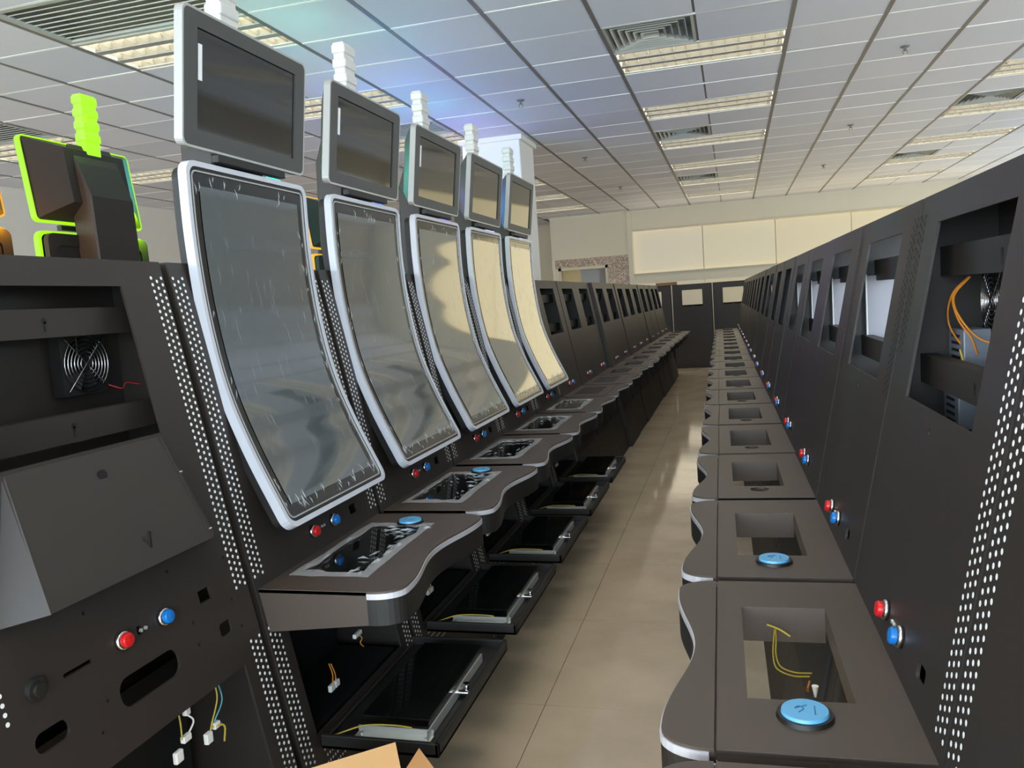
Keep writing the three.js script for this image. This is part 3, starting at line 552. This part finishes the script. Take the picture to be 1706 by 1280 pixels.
// ---------------------------------------------------------------- left row
const XLR = -1.1965, PL = 0.77, ZL = k => -1.74 - PL * (k - 0.5);
const NL = 17;
{ // stripped cabinet nearest the viewer
  const g = thing('slot_cabinet', 'stripped black cabinet nearest at left, no desk, fan and bracket showing', 'gaming machine', [XLR, 0, ZL(0)], 0, 'gaming machines in the left row');
  cabinet(g, { stripped: true, detail: true });
  perforation(g, M.whiteDot, [-1, 1], [[1.58, 0.815], [0.685, 0.05]]);
  fan(g, BACK + 0.02, 1.39, -0.205);
  pieces('red_wire', [tube([[BACK + 0.05, 1.335, -0.265], [BACK + 0.07, 1.322, -0.29], [BACK + 0.06, 1.333, -0.315], [BACK + 0.07, 1.326, -0.35]], 0.0018, 16, 5)], M.wireRed, g);
  // wedge bracket that carries a display
  const w = obj('display_bracket', [
    quadHull([onFront(1.215, -0.205, 0.004), onFront(0.985, -0.19, 0.085), onFront(0.985, 0.262, 0.085), onFront(1.215, 0.205, 0.004)].map(p => [p[0] - 0.004, p[1], p[2]]), [onFront(1.215, -0.205, 0.006), onFront(0.985, -0.19, 0.087), onFront(0.985, 0.262, 0.087), onFront(1.215, 0.205, 0.006)]),
    quadHull([onFront(1.215, 0.205, 0.006), onFront(0.985, 0.262, 0.086), onFront(0.97, 0.3, 0.006), onFront(1.215, 0.21, 0.006)].map(p => [p[0], p[1] - 0.002, p[2]]), [onFront(1.215, 0.205, 0.008), onFront(0.985, 0.262, 0.089), onFront(0.97, 0.303, 0.007), onFront(1.215, 0.213, 0.006)]),
    quadHull([onFront(1.215, -0.213, 0.006), onFront(0.965, -0.3, 0.006), onFront(0.985, -0.19, 0.086), onFront(1.215, -0.205, 0.006)].map(p => [p[0], p[1] - 0.002, p[2]]), [onFront(1.215, -0.215, 0.006), onFront(0.965, -0.303, 0.007), onFront(0.985, -0.19, 0.089), onFront(1.215, -0.205, 0.008)])], M.coat, g);
  obj('round_hole', cyl(0.012, 0.012, 0.004, 0, 0, 0, 'x').rotateZ(Math.atan(0.16)).translate(onFront(1.17, 0, 0.0222)[0], 1.17, 0), M.black, w);
  obj('slot', bx(onFront(1.03, 0, 0.073)[0], onFront(1.03, 0, 0.073)[0] + 0.006, 1.015, 1.05, -0.02, -0.016), M.black, w);
  pieces('screw', [cyl(0.004, 0.004, 0.01, fx(1.0) + 0.06, 0.995, -0.225, 'z', 8), cyl(0.004, 0.004, 0.01, fx(1.13) + 0.03, 1.13, -0.215, 'z', 8), cyl(0.004, 0.004, 0.01, fx(0.98) + 0.03, 0.985, -0.255, 'z', 8)], M.chrome, w);
  obj('back_plate', bx(-0.16, -0.15, 0.05, 0.66, -0.29, 0.29), M.black, g);
  const X = fx(0.6) - 0.03;
  pieces('white_wire', [tube([[X, 0.645, -0.09], [X, 0.62, -0.095], [X + 0.01, 0.6, -0.105], [X, 0.575, -0.1], [X, 0.565, -0.085]], 0.0022, 16, 5)], M.wireWhite, g);
  pieces('yellow_wire', [tube([[X, 0.645, -0.07], [X, 0.61, -0.075], [X, 0.57, -0.075]], 0.002, 10, 5), tube([[X, 0.64, -0.2], [X, 0.6, -0.205], [X, 0.55, -0.175], [X, 0.53, -0.165]], 0.002, 14, 5), tube([[X, 0.545, -0.175], [X + 0.01, 0.535, -0.205], [X, 0.49, -0.215]], 0.0025, 12, 5)], M.wireYellow, g);
  pieces('teal_wire', [tube([[X, 0.64, -0.21], [X + 0.005, 0.59, -0.215], [X, 0.55, -0.185], [X, 0.545, -0.2], [X, 0.535, -0.21]], 0.002, 16, 5)], M.wireTeal, g);
  pieces('connector', [rbx(X - 0.006, X + 0.006, 0.615, 0.63, -0.105, -0.09, 0.002), rbx(X - 0.006, X + 0.006, 0.56, 0.575, -0.1, -0.075, 0.002), rbx(X - 0.006, X + 0.006, 0.528, 0.555, -0.07, -0.045, 0.004), rbx(X - 0.006, X + 0.006, 0.535, 0.55, -0.2, -0.18, 0.002), rbx(X - 0.006, X + 0.006, 0.515, 0.54, -0.17, -0.15, 0.002)], M.plug, g);
}
for (let k = 1; k <= 5; k++) {
  const g = thing('slot_machine', `black gaming machine with tall curved screen and topper, ${ordinal[k - 1]} of five from the viewer`, 'gaming machine', [XLR, 0, ZL(k)], 0, 'gaming machines in the left row');
  cabinet(g, { coat: M.coat, tray: true, slot: true });
  perforation(g, M.whiteDot, [-1, 1], [[1.58, 0.815], [0.685, 0.05]]);
  lowerVent(g);
  desk(g, { deskMat: M.desk, film: true, button: k <= 2, seed: 100 + k });
  tray(g, {});
  mainDisplay(g, { film: true, seed: 200 + k * 3 }); topperDisplay(g, { sticker: k <= 3 }); spine(g, {}); candle(g, M.frosted);
}
{
  const proto = thing('slot_cabinet', '', 'gaming machine', [0, 0, 0]);
  cabinet(proto, { coat: M.coat }); desk(proto, { deskMat: M.desk, buttonHole: true });
  const covered = thing('slot_cabinet', '', 'gaming machine', [0, 0, 0]);
  cabinet(covered, { coat: M.coat }); desk(covered, { deskMat: M.desk, cover: true });
  const r = rng(77); let a = false, b = false;
  for (let k = 6; k <= NL; k++) {
    let g; if (k < 8) { g = b ? covered.clone() : covered; b = true; } else { g = a ? proto.clone() : proto; a = true; }
    if (!g.parent) { g.name = numbered('slot_cabinet'); scene.add(g); }
    g.userData = { ...g.userData, label: `black cabinet with empty window bay in left row, ${ordinal[k - 6]} beyond the curved screens`, group: 'gaming machines in the left row' };
    const off = k < 9 ? 0 : k < 14 ? 0.02 : 0.035;
    g.position.set(XLR + off + (r() - 0.5) * 0.01, 0, ZL(k)); g.rotation.set(0, (r() - 0.5) * 0.012, 0);
  }
}
// ---------------------------------------------------------------- right row
const TH = 0.9 * Math.PI / 180, PR = 0.757, NR = 18;
const right = k => { const s = PR * (k - 0.5); return [0.252 - Math.sin(TH) * s, 0, -1.163 - Math.cos(TH) * s]; };
{
  const word = k => `black cabinet with cut-out desk in right row, ${ordinal[k]} from the viewer`;
  const make = (k, label, opt, extra) => { const g = thing('slot_cabinet', label, 'gaming machine', right(k), Math.PI + TH, 'gaming machines in the right row'); cabinet(g, opt); desk(g, opt); if (extra) extra(g); return g; };
  make(0, 'black cabinet at the lower right corner, nearest the viewer in right row', { button: true, slot: true }, g => perforation(g, M.whiteDot, [-1, 1], [[1.58, 0.815], [0.685, 0.05]]));
  make(1, 'black cabinet with orange wires, chrome fan and grey power boxes in its window bay', { button: true, slot: true, detail: true }, g => {
    perforation(g, M.whiteDot, [-1], [[1.58, 0.815], [0.685, 0.05]]); perforation(g, M.darkDot, [1], [[1.58, 1.3]]);
    fan(g, BACK + 0.02, 1.40, 0.265); psu(g, -0.24, 1.262, 0.3, 0.085); psu(g, -0.225, 1.15, 0.285, 0.085);
    const X = fx(1.45) - 0.05;
    pieces('orange_wire', [tube([[X - 0.03, 1.45, 0.270], [X, 1.42, 0.265], [X, 1.36, 0.300], [X - 0.02, 1.30, 0.250]], 0.0022, 20, 5), tube([[X - 0.03, 1.45, 0.265], [X, 1.42, 0.260], [X, 1.37, 0.230], [X - 0.02, 1.33, 0.215], [X - 0.03, 1.30, 0.220]], 0.0022, 20, 5), tube([[X - 0.03, 1.45, 0.260], [X, 1.415, 0.255], [X, 1.37, 0.210], [X - 0.03, 1.33, 0.195], [X - 0.06, 1.32, 0.170]], 0.0022, 20, 5)], M.wireOrange, g);
    pieces('yellow_wire', [tube([[X, 1.31, 0.220], [X, 1.28, 0.190], [X, 1.255, 0.180]], 0.0022, 10, 5), tube([[X - 0.03, 1.245, 0.170], [X - 0.01, 1.225, 0.220], [X - 0.02, 1.215, 0.260]], 0.0022, 10, 5)], M.wireYellow, g);
    pieces('deck_wire', [tube([[0.158, 0.775, -0.13], [0.152, 0.755, -0.1], [0.148, 0.735, -0.05], [0.14, 0.725, 0.0]], 0.0022, 16, 5)], M.wireOrange, g);
    pieces('deck_loop', [tube([[0.19, 0.745, 0.19], [0.192, 0.72, 0.2], [0.195, 0.69, 0.19], [0.19, 0.67, 0.17], [0.16, 0.655, 0.17], [0.125, 0.65, 0.18]], 0.0018, 24, 5), tube([[0.188, 0.745, 0.19], [0.187, 0.72, 0.2], [0.189, 0.69, 0.192], [0.182, 0.672, 0.175], [0.155, 0.66, 0.175], [0.12, 0.655, 0.185]], 0.0018, 24, 5), tube([[0.205, 0.755, 0.19], [0.18, 0.745, 0.19], [0.16, 0.735, 0.18]], 0.0022, 10, 5)], M.wireYellow, g);
    obj('deck_connector', cyl(0.006, 0.002, 0.02, 0.14, 0.755, -0.1, 'y', 10), M.plug, g);
  });
  make(2, 'black cabinet with a yellow wire hanging across its bright see-through window bay', { buttonHole: false, button: true, openBack: true, slot: true }, g => {
    perforation(g, M.darkDot, [-1, 1], [[1.58, 1.2]]); palePanel(g);
    const X = fx(1.4) - 0.07; pieces('yellow_wire', [tube([[X, 1.58, 0.0], [X, 1.52, -0.01], [X, 1.47, -0.015], [X, 1.4, 0.0], [X, 1.32, -0.02], [X, 1.27, 0.0]], 0.0028, 24, 5)], M.wireYellow, g);
    pieces('red_wire', [tube([[X, 1.44, 0.0], [X, 1.38, 0.012], [X, 1.33, 0.015], [X, 1.29, 0.005]], 0.002, 12, 5)], M.wireRed, g);
    pieces('white_wire', [tube([[X, 1.47, -0.01], [X + 0.005, 1.455, -0.012], [X, 1.44, -0.012]], 0.0026, 8, 5)], M.wireWhite, g);
  });
  const proto = make(3, '', { buttonHole: true, openBack: true }); proto.userData.label = word(3); palePanel(proto);
  const closed = make(6, '', { buttonHole: true }); closed.userData.label = word(6);
  const r = rng(31);
  for (let k = 4; k <= NR; k++) {
    if (k === 6) continue;
    const g = ([4, 5, 8, 11, 14].includes(k) ? proto : closed).clone(); g.name = numbered('slot_cabinet'); scene.add(g);
    g.userData = { ...g.userData, label: word(k) };
    const p = right(k); g.position.set(p[0] + (r() - 0.5) * 0.01, 0, p[2]); g.rotation.set(0, Math.PI + TH + (r() - 0.5) * 0.008, 0);
  }
}
// ---------------------------------------------------------------- machines standing across the far end, backs towards the viewer
{
  const p0 = thing('slot_cabinet', '', 'gaming machine', [-0.775, 0, -16.5], Math.PI / 2, 'machines across the far end');
  cabinet(p0, { coat: M.coat, backWindow: true, noBars: true });
  const names = ['black cabinet back at the far end, left of the two with a bright square window', 'black cabinet back at the far end, right of the two with a bright square window', 'black cabinet back at the far end, behind the end of the left row', 'black cabinet back at the far end, behind the end of the right row'];
  [-0.775, -0.015, -1.545, 0.745].forEach((x, i) => {
    const g = i ? p0.clone() : p0; if (i) { g.name = numbered('slot_cabinet'); scene.add(g); }
    g.userData = { ...g.userData, label: names[i] }; g.position.set(x, 0, -16.45); g.rotation.set(0, Math.PI / 2, 0);
  });
  const c = thing('flat_carton', 'flat brown cardboard carton lying on top of the end cabinet', 'carton', [-1.25, 1.62, -16.15]);
  obj('carton_body', rbx(-0.2, 0.2, 0, 0.06, -0.05, 0.05, 0.004), mat(0x8a6c4c, 0.8), c);
}
// ---------------------------------------------------------------- back row: lit machines facing the left wall
{
  const XB = -2.785;
  const rows = [[-2.24, 'orange', [1, 0.42, 0.02]], [-2.985, 'green', [0.42, 1, 0.0]], [-4.44, 'teal', [0.05, 0.8, 0.7]], [-5.19, 'orange', [1, 0.5, 0.03]], [-5.94, 'blue', [0.1, 0.25, 1]], [-6.72, 'cyan', [0.02, 0.75, 1]], [-7.47, 'purple', [0.35, 0.12, 1]]];
  const where = ['at the left edge of the picture', 'seen from behind above the stripped cabinet', 'behind the first curved screen', 'glimpsed between the first and second curved screens', 'behind the second curved screen', 'glimpsed between the second and third curved screens', 'behind the third curved screen'];
  rows.forEach(([z, name, rgb], i) => {
    const g = thing('lit_slot_machine', `dark gaming machine with glowing ${name} frame, ${where[i]}`, 'gaming machine', [XB, 0, z], Math.PI, 'lit gaming machines in the back row');
    const lit = glow(rgb, 0.42, 0x222222), pole = glow(rgb, 0.42, 0x333333);
    cabinet(g, { coat: M.coat });
    desk(g, { deskMat: M.desk });
    mainDisplay(g, { bezel: lit }); topperDisplay(g, { topperBezel: lit, shell: M.coat }); spine(g, { shell: M.coat });
    candle(g, pole);
    if (i === 1) pieces('status_lamp', [0, 1].flatMap(a => [0, 1].map(b => bx(-0.19, -0.188, 1.755 + a * 0.015, 1.759 + a * 0.015, 0.12 + b * 0.025, 0.137 + b * 0.025))), M.white, g);
    const put = (x, y, zz, k, rad) => { const p = new THREE.PointLight(new THREE.Color().setRGB(...rgb), k); p.position.set(XB - x, y, z - zz); p.shadow.radius = rad; scene.add(p); };
    put(-0.168, 2.36, 0, i >= 2 && i !== 3 ? 2.2 : 0.4, 2);
    put(-0.23, 1.9, 0.26, 0.12, 1);
  });
}
// ---------------------------------------------------------------- open carton at the viewer's feet
{
  const g = thing('cardboard_box', 'open brown cardboard box at the bottom edge, beside the lowered door', 'box', [-0.806, 0, -1.69], 0.72);
  const w = 0.27, d = 0.3, h = 0.375, t = 0.005;
  // local x runs along one wall, z towards the viewer; the far corner is the origin
  obj('box_wall', bx(-w, 0, 0, h, 0, t), M.card, g); obj('box_wall', bx(-w, 0, 0, h, d - t, d), M.card, g); obj('box_wall', bx(-w, -w + t, 0, h, t, d - t), M.card, g); obj('box_wall', bx(-t, 0, 0, h, t, d - t), M.card, g);
  obj('box_floor', bx(-w + t, -t, 0, t, t, d - t), M.cardIn, g);
  const flap = (a, b, out) => quadHull([a, b, [b[0] + out[0], b[1] + out[1], b[2] + out[2]], [a[0] + out[0], a[1] + out[1], a[2] + out[2]]], [[a[0], a[1] + 0.004, a[2] + 0.004], [b[0], b[1] + 0.004, b[2] + 0.004], [b[0] + out[0], b[1] + out[1] + 0.003, b[2] + out[2] + 0.004], [a[0] + out[0], a[1] + out[1] + 0.003, a[2] + out[2] + 0.004]]);
  obj('box_flap', flap([-w, h, 0], [0, h, 0], [0, 0.06, -0.03]), M.cardIn, g); obj('box_flap', flap([0, h, 0.01], [0, h, d], [0.045, 0.05, 0]), M.card, g);
  obj('box_flap', flap([-w, h, d], [0, h, d], [0, -0.1, 0.08]), M.cardIn, g);
}
scene.traverse(o => { if (o.isMesh) { o.castShadow = true; o.receiveShadow = true; } if (o.isPointLight) o.castShadow = true; });
renderer.render(scene, camera);
